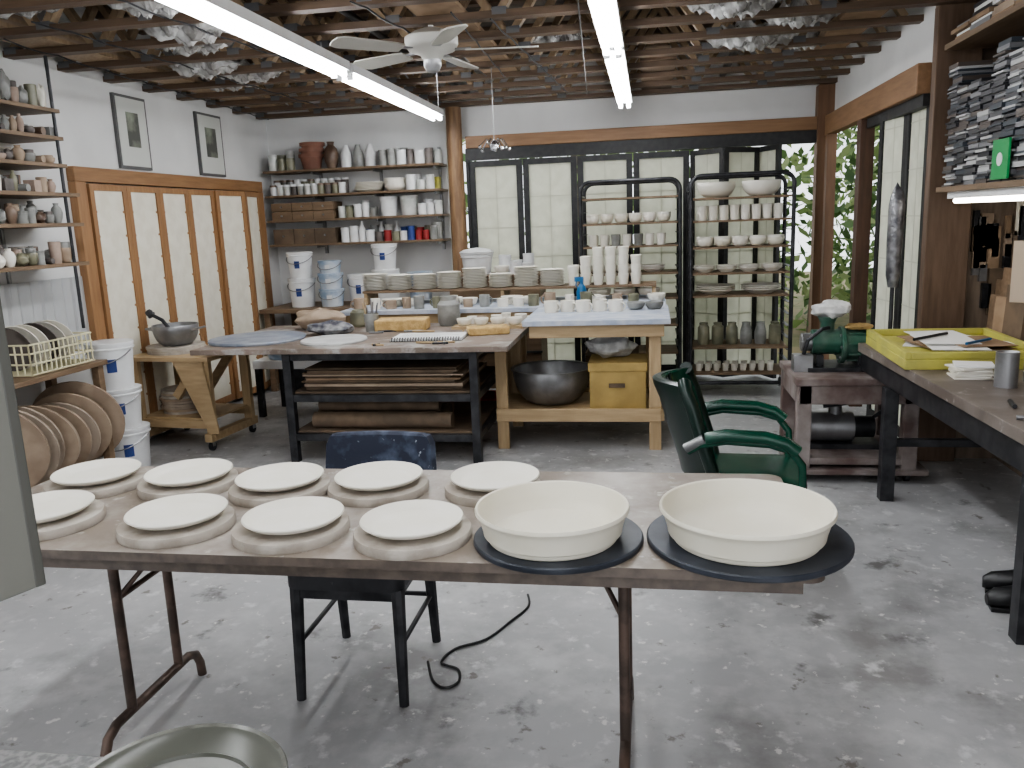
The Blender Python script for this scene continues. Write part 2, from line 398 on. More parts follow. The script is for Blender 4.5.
b.lathe([(.0,-.05),(.05,-.05),(.07,-.02),(.13,0),(.15,.03),(.15,.07),(.10,.10),(.04,.12),(0,.12)],fanw,fx,fy,fz)
b.lathe([(0,-.12),(.035,-.11),(.05,-.08),(.05,-.05),(0,-.05)],castiron,fx,fy,fz)
for i in range(5):
    a=i*2*pi/5+.15; X=T(fx,fy,fz,rz=a)
    b.box(.12,.22,-.02,.02,.0,.008,castiron,X)
    out=[(.19,-.045),(.25,-.058),(.55,-.07),(.59,-.05),(.60,0),(.59,.05),(.55,.07),(.25,.058),(.19,.045)]
    tilt=T(rx=.2)
    vs=[(p[0],p[1],.004) for p in out]+[(p[0],p[1],-.004) for p in out]; k=len(out)
    fs=[tuple(range(k)),tuple(range(2*k-1,k-1,-1))]+[(j,k+j,k+(j+1)%k,(j+1)%k) for j in range(k)]
    b.add(vs,fs,fanw,X@tilt)
b.cyl((fx+.02,fy,fz-.3),(fx+.02,fy,fz-.1),.0025,castiron,n=5)
b.done()
b=MB('hanging_mobile'); hx,hy=-1.12,6.14
b.cyl((hx,hy,2.12),(hx,hy,2.645),.003,castiron,n=5)
b.blob((hx,hy,2.10),.035,chrome,seed=2)
for i in range(7):
    a=i*.9; b.tube([(hx,hy,2.12),(hx+.06*math.cos(a),hy+.06*math.sin(a),2.15),(hx+.11*math.cos(a),hy+.11*math.sin(a),2.08+.02*(i%3))],.004,chrome,n=5)
    b.blob((hx+.11*math.cos(a),hy+.11*math.sin(a),2.075+.02*(i%3)),.012,chrome,seed=i)
b.done()
# ------------------------------------------------------------------ foreground folding table
b=MB('folding_table')
x0,x1,y0,y1=-2.06,.40,1.84,2.59
def rrect(x0,x1,y0,y1,r,n=6):
    p=[]
    for cx,cy,a0 in ((x1-r,y1-r,0),(x0+r,y1-r,pi/2),(x0+r,y0+r,pi),(x1-r,y0+r,1.5*pi)):
        for i in range(n+1):
            t=a0+pi/2*i/n; p.append((cx+r*math.cos(t),cy+r*math.sin(t)))
    return p
def slab(b,p,z0,z1,m,me):
    k=len(p)
    b.add([(a,c,z1) for a,c in p],[tuple(range(k))],m)
    b.add([(a,c,z0) for a,c in p],[tuple(range(k-1,-1,-1))],me)
    b.add([(a,c,z0) for a,c in p]+[(a,c,z1) for a,c in p],[(j,(j+1)%k,k+(j+1)%k,k+j) for j in range(k)],me)
slab(b,rrect(x0,x1,y0,y1,.045),.715,.74,tabletop,tabedge)
b.box(x0+.05,x1-.05,y0+.03,y0+.05,.675,.715,tabedge); b.box(x0+.05,x1-.05,y1-.05,y1-.03,.675,.715,tabedge)
b.box(x0+.05,x0+.07,y0+.05,y1-.05,.675,.715,tabedge); b.box(x1-.07,x1-.05,y0+.05,y1-.05,.675,.715,tabedge)
for lx,s in ((-1.60,1),(-.075,-1)):
    for yy in (2.08,2.34): b.cyl((lx,yy,.11),(lx,yy,.71),.0155,tube_steel,n=12)
    pts=[(lx,1.93,.0),(lx,1.935,.05),(lx,1.955,.09),(lx,2.0,.11),(lx,2.4,.11),(lx,2.445,.09),(lx,2.465,.05),(lx,2.47,0)]
    b.tube(pts,.0155,tube_steel,n=12)
    for yy in (2.08,2.34): b.tube([(lx,yy,.48),(lx+s*.10,2.21,.62),(lx+s*.24,2.21,.705)],.008,tube_steel)
    b.cyl((lx,2.08,.48),(lx,2.34,.48),.009,tube_steel)
    b.box(lx-.03,lx+.03,1.9,2.5,.69,.714,tube_steel)
b.done()
ztab=.74
def bat_o(x,y,r,h,m,z=ztab):
    b=MB('pottery_bat'); b.lathe([(0,0),(r*.99,0),(r,h*.2),(r,h*.8),(r*.985,h),(0,h)],m,x,y,z,n=48); b.done()
pl=[(-1.83,2.37),(-1.50,2.38),(-1.165,2.345),(-.845,2.37),(-.475,2.38),(-1.76,2.03),(-1.325,2.02),(-.97,2.01),(-.63,2.0)]
for i,(x,y) in enumerate(pl):
    bat_o(x+U(-.01,.01),y-.005,.158 if i!=4 else .15,.026,bat)
    b=MB('clay_plate'); r=.138; h=.024
    b.lathe([(0,0),(r*.62,0),(r*.66,.004),(r*.9,h*.6),(r*.985,h),(r,h+.003),(r*.985,h+.006),(r*.955,h+.003),(r*.80,h*.45),(r*.72,.010),(0,.008)],cream,x,y,ztab+.026,n=56); b.done()
def bigdish(x,y,r,h):
    b=MB('clay_serving_dish')
    z=ztab+.0165
    pr=[(0,0),(r*.83,0),(r*.845,.003),(r*.85,.012),(r*.90,.018),(r*.905,.026),(r*.915,h*.45),(r*.945,h*.72),(r*.98,h*.92),(r,h*.95),(r*1.003,h),(r*.99,h+.006),(r*.965,h+.004),(r*.945,h*.88),(r*.90,h*.5),(r*.86,.026),(r*.80,.016),(0,.014)]
    b.lathe(pr,creamd,x,y,z,n=80); b.done()
bat_o(-.24,2.005,.220,.016,bbat); bigdish(-.252,1.99,.198,.079)
bat_o(.240,2.03,.252,.016,bbat); bigdish(.233,2.01,.213,.081)
# ------------------------------------------------------------------ padded chair
b=MB('padded_side_chair')
slab(b,rrect(-1.19,-.79,2.34,2.77,.05),.405,.46,blkseat,blkseat)
b.box(-1.17,-.81,2.37,2.75,.36,.405,blackm)
for lx in (-1.165,-.815):
    s=1 if lx>-1 else -1
    b.cyl((lx,2.385,.40),(lx+s*.005,2.355,0),.024,blackm,r1=.017,n=8)
    b.cyl((lx,2.74,.40),(lx+s*.005,2.78,0),.024,blackm,r1=.017,n=8)
    b.tube([(lx,2.74,.38),(lx,2.76,.5),(lx,2.83,.74)],.016,blackm)
    b.cyl((lx,2.37,.2),(lx,2.76,.2),.009,blackm)
b.cyl((-1.165,2.765,.2),(-.815,2.765,.2),.009,blackm)
def backshell(b,rows,n,th,wrap,m_in,m_out,cx,cy,axis,X=None):
    def P(off,w,z): return (cx+off,cy+w,z) if axis=='x' else (cx+w,cy-off,z)
    A=[];B=[]
    for j,(z,w,xb) in enumerate(rows):
        e=th*(.4 if j in (0,len(rows)-1) else 1)
        for i in range(n+1):
            t=i/n*2-1; xx=xb+wrap*t*t
            A.append(P(xx+e,w*t,z)); B.append(P(xx-e,w*t*1.03,z))
    W=n+1; F1=[];
    for j in range(len(rows)-1):
        for i in range(n): a=j*W+i; F1.append((a,a+1,a+W+1,a+W))
    b.add(A,F1,m_in,X); b.add(B,[f[::-1] for f in F1],m_out,X)
    C=A+B; o=len(A); S=[]
    for j in range(len(rows)-1):
        a=j*W; S.append((a,a+W,o+a+W,o+a)); a=j*W+n; S.append((a,o+a,o+a+W,a+W))
    for i in range(n):
        a=i; S.append((a,o+a,o+a+1,a+1)); a=(len(rows)-1)*W+i; S.append((a,a+1,o+a+1,o+a))
    b.add(C,S,m_out,X)
backshell(b,[(.53,.17,-.01),(.545,.19,-.012),(.66,.205,-.03),(.77,.20,-.05),(.80,.185,-.055),(.808,.165,-.056)],12,.022,.03,navy,navy,-.99,2.79,'y')
b.done()
# ------------------------------------------------------------------ green armchair
b=MB('green_vinyl_armchair')
X=T(.365,3.56,0,rz=-.06)
def rslab(b,p,z0,z1,m,X,pf=.02):
    cx=sum(a for a,_ in p)/len(p); cy=sum(c for _,c in p)/len(p); k=len(p)
    rings=[(1-.10,z0),(1,z0+pf),(1,z1-pf),(.97,z1-pf*.3),(.88,z1),(.5,z1+pf*.5)]
    vs=[];fs=[]
    for s,z in rings:
        vs+=[(cx+(a-cx)*s,cy+(c-cy)*s,z) for a,c in p]
    for j in range(len(rings)-1):
        for i in range(k):
            q=(i+1)%k; fs.append((j*k+i,j*k+q,(j+1)*k+q,(j+1)*k+i))
    fs.append(tuple(range(k-1,-1,-1))); fs.append(tuple((len(rings)-1)*k+i for i in range(k)))
    b.add(vs,fs,m,X)
rslab(b,rrect(-.22,.28,-.235,.235,.07),.38,.465,green,X)
b.box(-.18,.2,-.18,.18,.34,.38,blackm,X)
rows=[(.44,.20,-.20),(.455,.215,-.205),(.52,.225,-.22),(.64,.235,-.26),(.78,.23,-.30),(.84,.215,-.325),(.865,.20,-.33),(.872,.18,-.332)]
backshell(b,rows,16,.028,.115,green,green_dk,0,0,'x',X)
for t in (-.33,.33):
    pts=[(xb+.115*t*t+.03,w*t,z) for z,w,xb in rows]; b.tube(pts,.004,blackm,n=6,X=X)
for t in (-1,1):
    pts=[(xb+.115,w*t*1.015,z) for z,w,xb in rows]; b.tube(pts,.028,green_dk,n=10,X=X)
for s in (-1,1):
    pts=[(-.20,s*.245,.60),(-.15,s*.265,.635),(-.05,s*.275,.655),(.12,s*.275,.645),(.20,s*.275,.62),(.245,s*.272,.56),(.25,s*.265,.48),(.235,s*.255,.42),(.17,s*.245,.375)]
    b.tube(pts,.016,green,n=10,X=X)
    pp=[(-.13,s*.272,.662),(-.05,s*.277,.678),(.10,s*.277,.672),(.18,s*.277,.65),(.225,s*.275,.615)]
    b.tube(pp,.027,green,n=12,X=X)
    b.cyl((-.21,s*.255,.615),(-.135,s*.268,.66),.021,castiron,n=10,X=X)
b.cyl((0,0,.12),(0,0,.35),.028,blackm,X=X)
for i in range(4):
    a=pi/4+i*pi/2; c,s2=math.cos(a),math.sin(a)
    b.tube([(0,0,.14),(.1*c,.1*s2,.12),(.22*c,.22*s2,.07)],.017,blackm,X=X)
    b.cyl((.22*c-.02*s2,.22*s2+.02*c,.027),(.22*c+.02*s2,.22*s2-.02*c,.027),.027,blackm,X=X)
    b.cyl((.22*c,.22*s2,.03),(.22*c,.22*s2,.08),.008,castiron,X=X)
b.done()
# ------------------------------------------------------------------ steel worktable A
b=MB('steel_frame_worktable')
b.box(-3.0,-.87,4.93,6.18,.765,.80,atop)
for x in (-2.39,-1.12):
    for y in (5.08,6.02): b.box(x-.028,x+.028,y-.028,y+.028,0,.765,blackm)
for z in (.70,.15,.42):
    b.box(-2.39,-1.12,5.06,5.10,z,z+.05,blackm); b.box(-2.39,-1.12,6.0,6.04,z,z+.05,blackm)
    for x in (-2.39,-1.12): b.box(x-.02,x+.02,5.08,6.02,z,z+.05,blackm)
b.box(-2.38,-1.13,5.09,6.01,.20,.215,cardb2); b.box(-2.38,-1.13,5.09,6.01,.47,.485,cardb2)
b.done(bevel=.003)
b=MB('cardboard_sheet_stack')
z=.485
for i in range(13):
    h=U(.006,.018); m=random.choice([cardb,cardb2,cardb2,tanc])
    b.box(-2.33+U(0,.05),-1.2-U(0,.12),5.12+U(0,.05),5.95,z,z+h,m); z+=h+.001
b.done(smooth=False)
b=MB('paper_roll_pile')
for i in range(6):
    b.cyl((-2.3+U(0,.05),5.17+i*.13,.272),(-1.3-U(0,.2),5.17+i*.13,.272),.055,random.choice([cardb,tanc,cardb2]),n=18)
for i in range(3): b.cyl((-2.25,5.24+i*.2,.365),(-1.4,5.24+i*.2,.365),.045,cardb2,n=16)
b.done()
b=MB('round_slab_bat'); b.lathe([(0,0),(.33,0),(.335,.01),(.33,.02),(0,.02)],M('slate_bat',(.20,.23,.29),.45,c2=(.31,.33,.37),ns=8),-2.74,5.38,.80,n=48); b.done()
b=MB('round_slab_bat'); b.lathe([(0,0),(.22,0),(.225,.01),(.22,.02),(0,.02)],M('pale_bat',(.64,.64,.63),.5,c2=(.54,.54,.53),ns=8),-2.12,5.25,.80,n=40); b.done()
b=MB('clay_block'); b.box(-.19,.19,-.10,.10,0,.085,sponge,T(-1.80,5.80,.80,rz=.08)); b.done(bevel=.012)
b=MB('clay_block'); b.box(-.14,.14,-.07,.07,0,.055,sponge,T(-1.10,5.50,.80,rz=.35)); b.done(bevel=.01)
b=MB('spiral_notebook'); X=T(-1.47,5.33,.80,rz=.05)
b.box(-.24,.24,-.13,.15,0,.018,paperw,X); b.box(-.245,.245,-.135,.155,-.0,.003,blackm,X)
for i in range(26):
    xx=-.225+i*.018
    b.tube([(xx,-.12,.019),(xx,-.135,.026),(xx,-.15,.018),(xx,-.15,.006),(xx,-.137,.002)],.003,blackm,n=5,X=X)
for i in range(7): b.box(-.2,.15+U(-.1,.05),-.09+i*.03,-.087+i*.03,.018,.0185,castiron,X)
b.done()
b=MB('crumpled_cloth'); b.blob((-2.5,5.92,.875),.15,tanc,(1.3,.8,.5),n=28,k=18,rough=.1,seed=5); b.done()
b=MB('dark_cloth_pile'); b.blob((-2.28,5.62,.845),.13,M('dark_cloth',(.07,.07,.09),.8,c2=(.3,.3,.3),ns=14),(1.3,.9,.38),n=26,k=14,rough=.12,seed=8); b.done()
b=MB('clay_tool_cup'); b.lathe(pr_cup(.055,.13),greyc,-2.02,5.75,.80)
for i in range(7):
    a=i*.9; b.cyl((-2.02+.02*math.cos(a),5.75+.02*math.sin(a),.81),(-2.02+.055*math.cos(a),5.75+.055*math.sin(a),.98+U(0,.06)),.005,random.choice([pine,tanc,castiron]),n=6)
b.done()
b=MB('ceramic_vase'); b.lathe([(0,0),(.07,0),(.085,.03),(.085,.16),(.06,.19),(.065,.22),(.055,.22),(.05,.19),(.05,.05),(0,.03)],greyc,-1.50,6.02,.80); b.done()
b=MB('ceramic_vase'); b.lathe([(0,0),(.06,0),(.075,.02),(.07,.11),(.05,.13),(.045,.13),(0,.05)],oliv,-2.22,6.05,.80); b.done()
b=MB('small_clay_pots')
for i in range(9): b.lathe(pr_cup(U(.035,.05),U(.05,.09)),random.choice([greyc,cream,tanc,cream]),-1.33+i*.055*1.7-(i%2)*.02,6.05+U(-.04,.04),.80,n=16)
b.done()
b=MB('wooden_ware_board'); b.box(-1.42,-.9,5.75,5.9,.80,.82,pine); 
for i in range(4): b.lathe(pr_bowl(.055,.05),cream,-1.34+i*.125,5.83,.82,n=20)
b.done()
b=MB('scattered_clay_tools')
for i in range(14):
    x=U(-2.0,-1.0); y=U(5.02,5.12) if i%2 else U(5.6,5.7); a=U(0,3); L=U(.05,.09)
    b.cyl((x-L*math.cos(a),y-L*.3*math.sin(a),.807),(x+L*math.cos(a),y+L*.3*math.sin(a),.807),.007,random.choice([blackm,pine,cream,castiron]),n=8)
b.done()
# ------------------------------------------------------------------ table B
b=MB('wooden_worktable')
b.box(-.84,.13,5.35,6.2,.865,.90,btop)
b.box(-.80,.09,5.39,5.43,.78,.865,pine); b.box(-.80,.09,6.1,6.14,.78,.865,pine)
for y in (5.43,6.06):
    b.box(-.01,.07,y,y+.04,0,.865,pinez)
    b.box(-1.05,-.97,y,y+.04,0,.76,pinez)
b.box(-1.05,.07,5.41,5.43,.20,.29,pine); b.box(-1.05,.07,6.1,6.12,.20,.29,pine)
b.box(-1.05,.07,5.43,6.1,.245,.262,pine)
b.box(.07,.09,5.43,6.1,.2,.28,pine); b.box(.07,.09,5.43,6.1,.78,.865,pine)
b.done(bevel=.003)
b=MB('large_metal_bowl'); b.lathe(pr_bowl(.28,.25,.006,.4),castiron,-.70,5.76,.262,n=48)
b.lathe([(.272,.246),(.295,.25),(.295,.257),(.272,.255)],castiron,-.70,5.76,.262,n=48,caps=False); b.done()
b=MB('yellow_box'); b.box(-.41,-.03,5.5,5.86,.262,.58,yel); b.box(-.42,-.02,5.49,5.87,.53,.59,yel); b.box(-.28,-.17,5.484,5.49,.42,.45,cardb2); b.done(bevel=.004)
b=MB('plastic_sheet_bundle'); b.blob((-.27,5.74,.665),.12,plasticbag,(1.4,1,.6),n=24,k=14,rough=.12,seed=11); b.done()
b=MB('wide_clay_mugs')
for i in range(5): mug(b,-.70+i*.115,5.86+(i%2)*.03,.90,.053,.08,cream,a=-.6)
b.done()
b=MB('folded_white_cloth'); b.blob((-.6,6.08,.925),.10,plasticbag,(1.8,.7,.25),n=24,k=12,rough=.07,seed=4); b.done()
b=MB('low_clay_bowls')
for i in range(2): b.lathe(pr_bowl(.065,.05),greyc,-.10+ (i%2)*.13,5.95,.90,n=20)
b.done()
# ------------------------------------------------------------------ table C with riser
b=MB('long_ware_table')
b.box(-2.45,.12,6.22,7.05,.865,.90,btop)
for x in (-2.4,-1.1,.0):
    for y in (6.27,6.95): b.box(x-.035,x+.035,y,y+.05,0,.865,pinez)
b.box(-2.4,.05,6.25,6.28,.79,.865,pine); b.box(-2.4,.05,6.9,6.95,.2,.28,pine)
b.box(-2.40,.05,6.65,6.98,1.0,1.02,shelfw)
for x in (-2.38,-1.2,.03): b.box(x-.015,x+.015,6.67,6.96,.90,1.0,pine)
b.done(bevel=.003)
for (xa,xb,h,m) in ((-2.3,-1.75,.42,cardb2),(-1.0,-.55,.35,cardb),(-.5,-.1,.48,cardb2)):
    b=MB('cardboard_storage_box'); b.box(xa,xb,6.42,6.88,0,h,m); b.box(xa-.006,xb+.006,6.414,6.886,h*.85,h+.006,m); b.box((xa+xb)/2-.025,(xa+xb)/2+.025,6.412,6.888,h+.003,h+.008,tanc); b.done(bevel=.004)
b=MB('stacked_clay_plates')
x=-2.32
for i in range(8):
    n=random.randint(8,13); r=U(.098,.108)
    for k in range(n): b.lathe([(0,0),(r*.6,0),(r,.009),(r,.0125),(r*.6,.005),(0,.005)],cream,x+U(-.004,.004),6.77,1.02+k*.0125,n=24)
    x+=.218
x=-2.1
for i in range(3):
    for k in range(5): b.lathe([(0,0),(.06,0),(.09,.009),(.09,.0125),(.06,.005),(0,.005)],cream,x,6.54,.90+k*.0125,n=24)
    x+=.5
b.done()
b=MB('stacked_clay_tumblers')
for i in range(6):
    for j in range(2):
        for k in range(4 if i in (2,3,4) else 3 if i else 2):
            b.lathe(pr_cup(.045,.085,taper=.78),cream,-.62+i*.102,6.74+j*.105,1.02+k*.071,n=18)
b.done()
b=MB('clay_mugs_on_table')
for i in range(18):
    m=random.choice([cream,greyc,cream,oliv,tanc]); mug(b,-2.32+i*.13+U(-.015,.015),6.34+U(-.03,.03),.90,U(.036,.048),U(.06,.10),m,a=U(0,6))
b.done()
b=MB('ware_bowls_row')
for i in range(5): b.lathe(pr_bowl(.07,.055),random.choice([cream,cream,greyc]),-1.9+i*.5-.05,6.52,.90,n=20)
b.done()
b=MB('spray_bottle'); b.lathe([(0,0),(.04,0),(.042,.09),(.03,.13),(.014,.15),(.014,.17),(0,.17)],blue,-.53,6.47,.90,n=20); b.box(-.585,-.515,6.455,6.485,1.07,1.105,blue); b.tube([(-.57,6.47,1.075),(-.575,6.47,1.04),(-.56,6.47,1.02)],.005,blue); b.done()
# ------------------------------------------------------------------ ware racks
def rack(x0,x1,y0,y1,levels,H=1.86):
    b=MB('metal_ware_rack'); r=.017
    for y in (y0,y1):
        rr=.09
        pts=[(x0,y,.1),(x0,y,H-rr)]
        for i in range(1,6): t=pi/2*i/6; pts.append((x0+rr-rr*math.cos(t),y,H-rr+rr*math.sin(t)))
        pts.append((x0+rr,y,H)); pts.append((x1-rr,y,H))
        for i in range(1,6): t=pi/2*i/6; pts.append((x1-rr+rr*math.sin(t),y,H-rr+rr*math.cos(t)))
        pts+=[(x1,y,H-rr),(x1,y,.1)]
        b.tube(pts,r,blackm,n=10)
        b.cyl((x0,y,.12),(x1,y,.12),r,blackm,n=8)
    for x in (x0,x1):
        b.cyl((x,y0,.12),(x,y1,.12),r,blackm,n=8); b.cyl((x,y0,H-.12),(x,y1,H-.12),.01,blackm,n=8)
        s=1 if x==x0 else -1
        for q in range(16):
            z=.2+q*.1; b.box(min(x,x+s*.03),max(x,x+s*.03),y0,y1,z,z+.004,blackm)
    for z in levels:
        b.box(x0+.015,x1-.015,y0+.01,y1-.01,z-.014,z,shelfw)
        b.box(x0+.0,x1-.0,y0-.004,y0+.008,z-.016,z,shelfw)
    for x in (x0,x1):
        for y in (y0,y1):
            b.cyl((x,y,.06),(x,y,.12),.012,castiron); b.cyl((x-.015,y,.04),(x+.015,y,.04),.04,blackm,n=16)
            b.box(x-.022,x+.022,y-.012,y+.012,.04,.075,castiron)
    b.done()
L2=[1.68,1.495,1.275,1.06,.87,.43,.205]
rack(.34,1.16,7.12,7.58,L2)
L1=[1.72,1.5,1.3,1.06,.84,.6,.35]
rack(-.60,.26,7.38,7.84,L1)
def row(name,x0,x1,y,z,step,fn):
    b=MB(name); x=x0
    while x<=x1: fn(b,x,y,z); x+=step
    b.done()
row('large_clay_bowls',.56,.95,7.34,1.68,.37,lambda b,x,y,z:b.lathe(pr_bowl(.16,.125,base=.35),cream,x,y,z,n=32))
row('clay_tumbler_row',.44,1.08,7.25,1.495,.088,lambda b,x,y,z:(b.lathe(pr_cup(.04,.12),cream,x,y,z,n=18),b.lathe(pr_cup(.04,.12),cream,x,y+.12,z,n=18)))
row('clay_bowl_row',.46,1.05,7.24,1.275,.145,lambda b,x,y,z:(b.lathe(pr_bowl(.07,.06),random.choice([cream,creamd]),x,y,z,n=24),b.lathe(pr_bowl(.07,.06),cream,x,y,z+.022,n=24),b.lathe(pr_bowl(.07,.06),cream,x+.03,y+.18,z,n=24)))
row('clay_plate_row',.46,1.06,7.26,1.06,.185,lambda b,x,y,z:[b.lathe(pr_plate(.09,.03),cream,x,y,z+.012*q,n=24) for q in range(3)])
row('clay_platter_row',.56,1.0,7.33,.87,.38,lambda b,x,y,z:[b.lathe(pr_plate(.17,.035),cream,x,y,z+.016*q,n=28) for q in range(3)])
row('glazed_jars',.46,1.08,7.30,.43,.12,lambda b,x,y,z:b.lathe([(0,0),(.045,0),(.052,.04),(.05,U(.1,.16)),(.035,.17),(.038,.19),(.03,.19),(0,.1)],random.choice([oliv,greyc,oliv]),x,y,z,n=18))
row('tiny_clay_cups',.42,1.08,7.25,.205,.075,lambda b,x,y,z:(b.lathe(pr_cup(.028,.06),cream,x,y,z,n=14),b.lathe(pr_cup(.028,.06),cream,x+.02,y+.12,z,n=14)))
row('clay_bowl_row',-.50,.15,7.50,1.5,.125,lambda b,x,y,z:(b.lathe(pr_bowl(.06,.06),random.choice([cream,creamd]),x,y,z,n=24),b.lathe(pr_bowl(.06,.06),cream,x,y,z+.02,n=24)))
row('clay_cup_row',-.5,.16,7.50,1.3,.1,lambda b,x,y,z:(b.lathe(pr_cup(.042,.1),random.choice([cream,cream,greyc]),x,y,z,n=18),b.lathe(pr_cup(.042,.085),cream,x,y+.12,z,n=18)))
row('clay_plate_row',-.45,.15,7.56,1.06,.24,lambda b,x,y,z:[b.lathe(pr_plate(.11,.03),cream,x,y,z+.014*q,n=24) for q in range(3)])
row('clay_plate_row',-.45,.15,7.56,.84,.22,lambda b,x,y,z:b.lathe(pr_bowl(.10,.07),cream,x,y,z,n=24))
row('clay_bowl_row',-.45,.15,7.58,.6,.22,lambda b,x,y,z:b.lathe(pr_bowl(.1,.08),cream,x,y,z,n=24))
# ------------------------------------------------------------------ back-left shelving
b=MB('wall_shelving')
for z in (2.13,1.89,1.65,1.41): b.box(-3.78,-1.98,7.87,8.2,z-.022,z,shelfw)
for x in (-3.3,-2.66,-2.05):
    b.box(x-.012,x+.012,8.16,8.2,1.3,2.3,castiron)
    for z in (2.13,1.89,1.65,1.41): b.box(x-.01,x+.01,7.95,8.18,z-.045,z-.022,castiron)
b.done(bevel=.002)
def shelfmass(name,x0,x1,y,z,items,hmax=.2,rows=2):
    b=MB(name)
    for rw in range(rows):
        x=x0+rw*.02
        while x<x1:
            kind,m,r,h=random.choice(items); r*=U(.8,1.0); h=min(h*U(.75,1.15)*(1.2 if rw else 1),hmax)
            if x+2*r>x1+.02: break
            xx=x+r; yy=y-.075+rw*.15 if rows==2 else y
            if kind=='jar': b.lathe(pr_jar(r,h),m,xx,yy,z,n=18)
            elif kind=='vase': b.lathe(pr_vase(r,h),m,xx,yy,z,n=18)
            elif kind=='bowl': b.lathe(pr_bowl(r,h),m,xx,yy,z,n=20)
            elif kind=='pot': b.lathe(pr_cup(r,h,taper=.7),m,xx,yy,z,n=18)
            elif kind=='box': b.box(xx-r,xx+r,yy-r*.8,yy+r*.8,z,z+h,m)
            elif kind=='bottle': b.lathe([(0,0),(r,0),(r,h*.6),(r*.35,h*.8),(r*.35,h),(0,h)],m,xx,yy,z,n=14)
            x+=2*r+.006
    b.done()
shelfmass('glaze_tubs',-2.60,-2.02,8.03,2.13,[('jar',wplast,.05,.14),('jar',glass,.045,.13),('jar',greyc,.045,.17),('jar',oliv,.04,.12),('jar',dkc,.04,.14)],.23)
b=MB('terracotta_pots')
for k in range(3): b.lathe([(0,0),(.085,0),(.11,.12),(.125,.12),(.125,.15),(.11,.15),(0,.1)],terra,-3.32+k*.01,8.02,2.13+k*.055,n=24)
b.done()
b=MB('ceramic_vase'); b.lathe(pr_vase(.075,.26),brownc,-3.11,8.02,2.13); b.done()
shelfmass('glaze_jars',-3.74,-3.47,8.02,2.13,[('jar',oliv,.05,.13),('jar',glass,.05,.16)])
b=MB('plastic_jugs')
for i in range(3): b.lathe([(0,0),(.055,0),(.055,.13),(.03,.19),(.025,.22),(0,.22)],[wplast,greyc,wplast][i],-2.96+i*.125,8.03,2.13,n=18)
b.done()
b=MB('glaze_test_jars')
for j in range(2):
    for i in range(11):
        m=random.choice([wplast,glass,glass,oliv,greyc,dkc]); b.lathe(pr_jar(.034,.085+.05*j),m,-3.72+i*.072,7.96+j*.1,1.89,n=14); b.lathe([(0,0),(.036,0),(.036,.02),(0,.02)],random.choice([wplast,brownc,wplast]),-3.72+i*.072,7.96+j*.1,1.975+.05*j,n=14)
b.done()
b=MB('stacked_clay_platters')
for k in range(6): b.lathe(pr_plate(.145,.02),cream,-2.76+.006*k,8.03,1.89+k*.014,n=28)
for k in range(4): b.lathe(pr_bowl(.11,.06),cream,-2.47,8.03,1.89+k*.02,n=28)
b.done()
shelfmass('glaze_jars',-2.34,-2.02,8.03,1.89,[('jar',glass,.05,.12),('box',yel2,.05,.1),('jar',wplast,.05,.13)])
b=MB('wooden_drawers')
for i in range(3):
    for j in range(2):
        x=-3.74+i*.22; z=1.65+j*.085; b.box(x,x+.215,7.9,8.15,z,z+.08,shelfw); b.cyl((x+.107,7.885,z+.04),(x+.107,7.9,z+.04),.01,castiron)
b.done(bevel=.003)
shelfmass('glaze_jars',-3.05,-2.66,8.02,1.65,[('jar',glass,.045,.13),('jar',wplast,.045,.15),('jar',greyc,.04,.1),('jar',oliv,.045,.12)])
b=MB('plastic_bin'); b.lathe(pr_bucket(.09,.19),wplast,-2.55,8.02,1.65); b.lathe(pr_bucket(.09,.19),glass,-2.34,8.02,1.65); b.done()
shelfmass('glaze_jars',-2.23,-2.0,8.02,1.65,[('jar',wplast,.045,.13),('jar',glass,.045,.13)])
b=MB('wooden_drawers')
for i in range(3): x=-3.74+i*.22; b.box(x,x+.215,7.9,8.15,1.41,1.56,cardb2); b.cyl((x+.107,7.885,1.49),(x+.107,7.9,1.49),.01,castiron)
b.done(bevel=.003)
shelfmass('glaze_jars',-3.04,-2.02,8.02,1.41,[('jar',glass,.05,.13),('jar',blued,.04,.13),('jar',wplast,.05,.14),('jar',greyc,.045,.12),('jar',wplast,.045,.1),('bottle',wplast,.035,.18),('jar',redp,.04,.09),('jar',oliv,.045,.12),('jar',dkc,.045,.12)])
b=MB('storage_counter')
b.box(-3.7,-2.0,7.35,8.1,.77,.81,shelfw)
for x in (-3.65,-2.85,-2.05): b.box(x-.03,x+.03,7.4,7.46,0,.77,shelfw); b.box(x-.03,x+.03,8.0,8.06,0,.77,shelfw)
b.box(-3.65,-2.05,7.4,8.05,.3,.33,shelfw); b.done(bevel=.003)
def bucket(x,y,z,r,h,m,handle=True):
    b=MB('plastic_bucket'); b.lathe(pr_bucket(r,h),m,x,y,z,n=32)
    if handle:
        pts=[(x+r*1.05*math.cos(a),y-r*.35*abs(math.sin(a))-r*.75*abs(math.sin(a)),z+h*.82-r*.55*abs(math.sin(a))) for a in [i*pi/10 for i in range(11)]]
        b.tube(pts,.004,castiron,n=5)
    lm=blued if m is wplast else wplast
    vs=[];fs=[]
    for i in range(5):
        a=-pi/2+.12+(i-2)*.11+(.5 if x<-3 and y<6 else 0)
        for (k,hh) in ((.915,.38),(.945,.66)): vs.append((x+r*k*1.012*math.cos(a),y+r*k*1.012*math.sin(a),z+h*hh))
    for i in range(4): fs.append((2*i,2*i+2,2*i+3,2*i+1))
    b.add(vs,fs,lm)
    b.done()
bucket(-3.36,7.62,.81,.13,.28,wplast); bucket(-3.36,7.62,1.09,.12,.25,wplast)
bucket(-3.05,7.6,.81,.12,.17,bplast); bucket(-3.05,7.6,.98,.12,.15,bplast); bucket(-3.05,7.6,1.13,.11,.12,bplast)
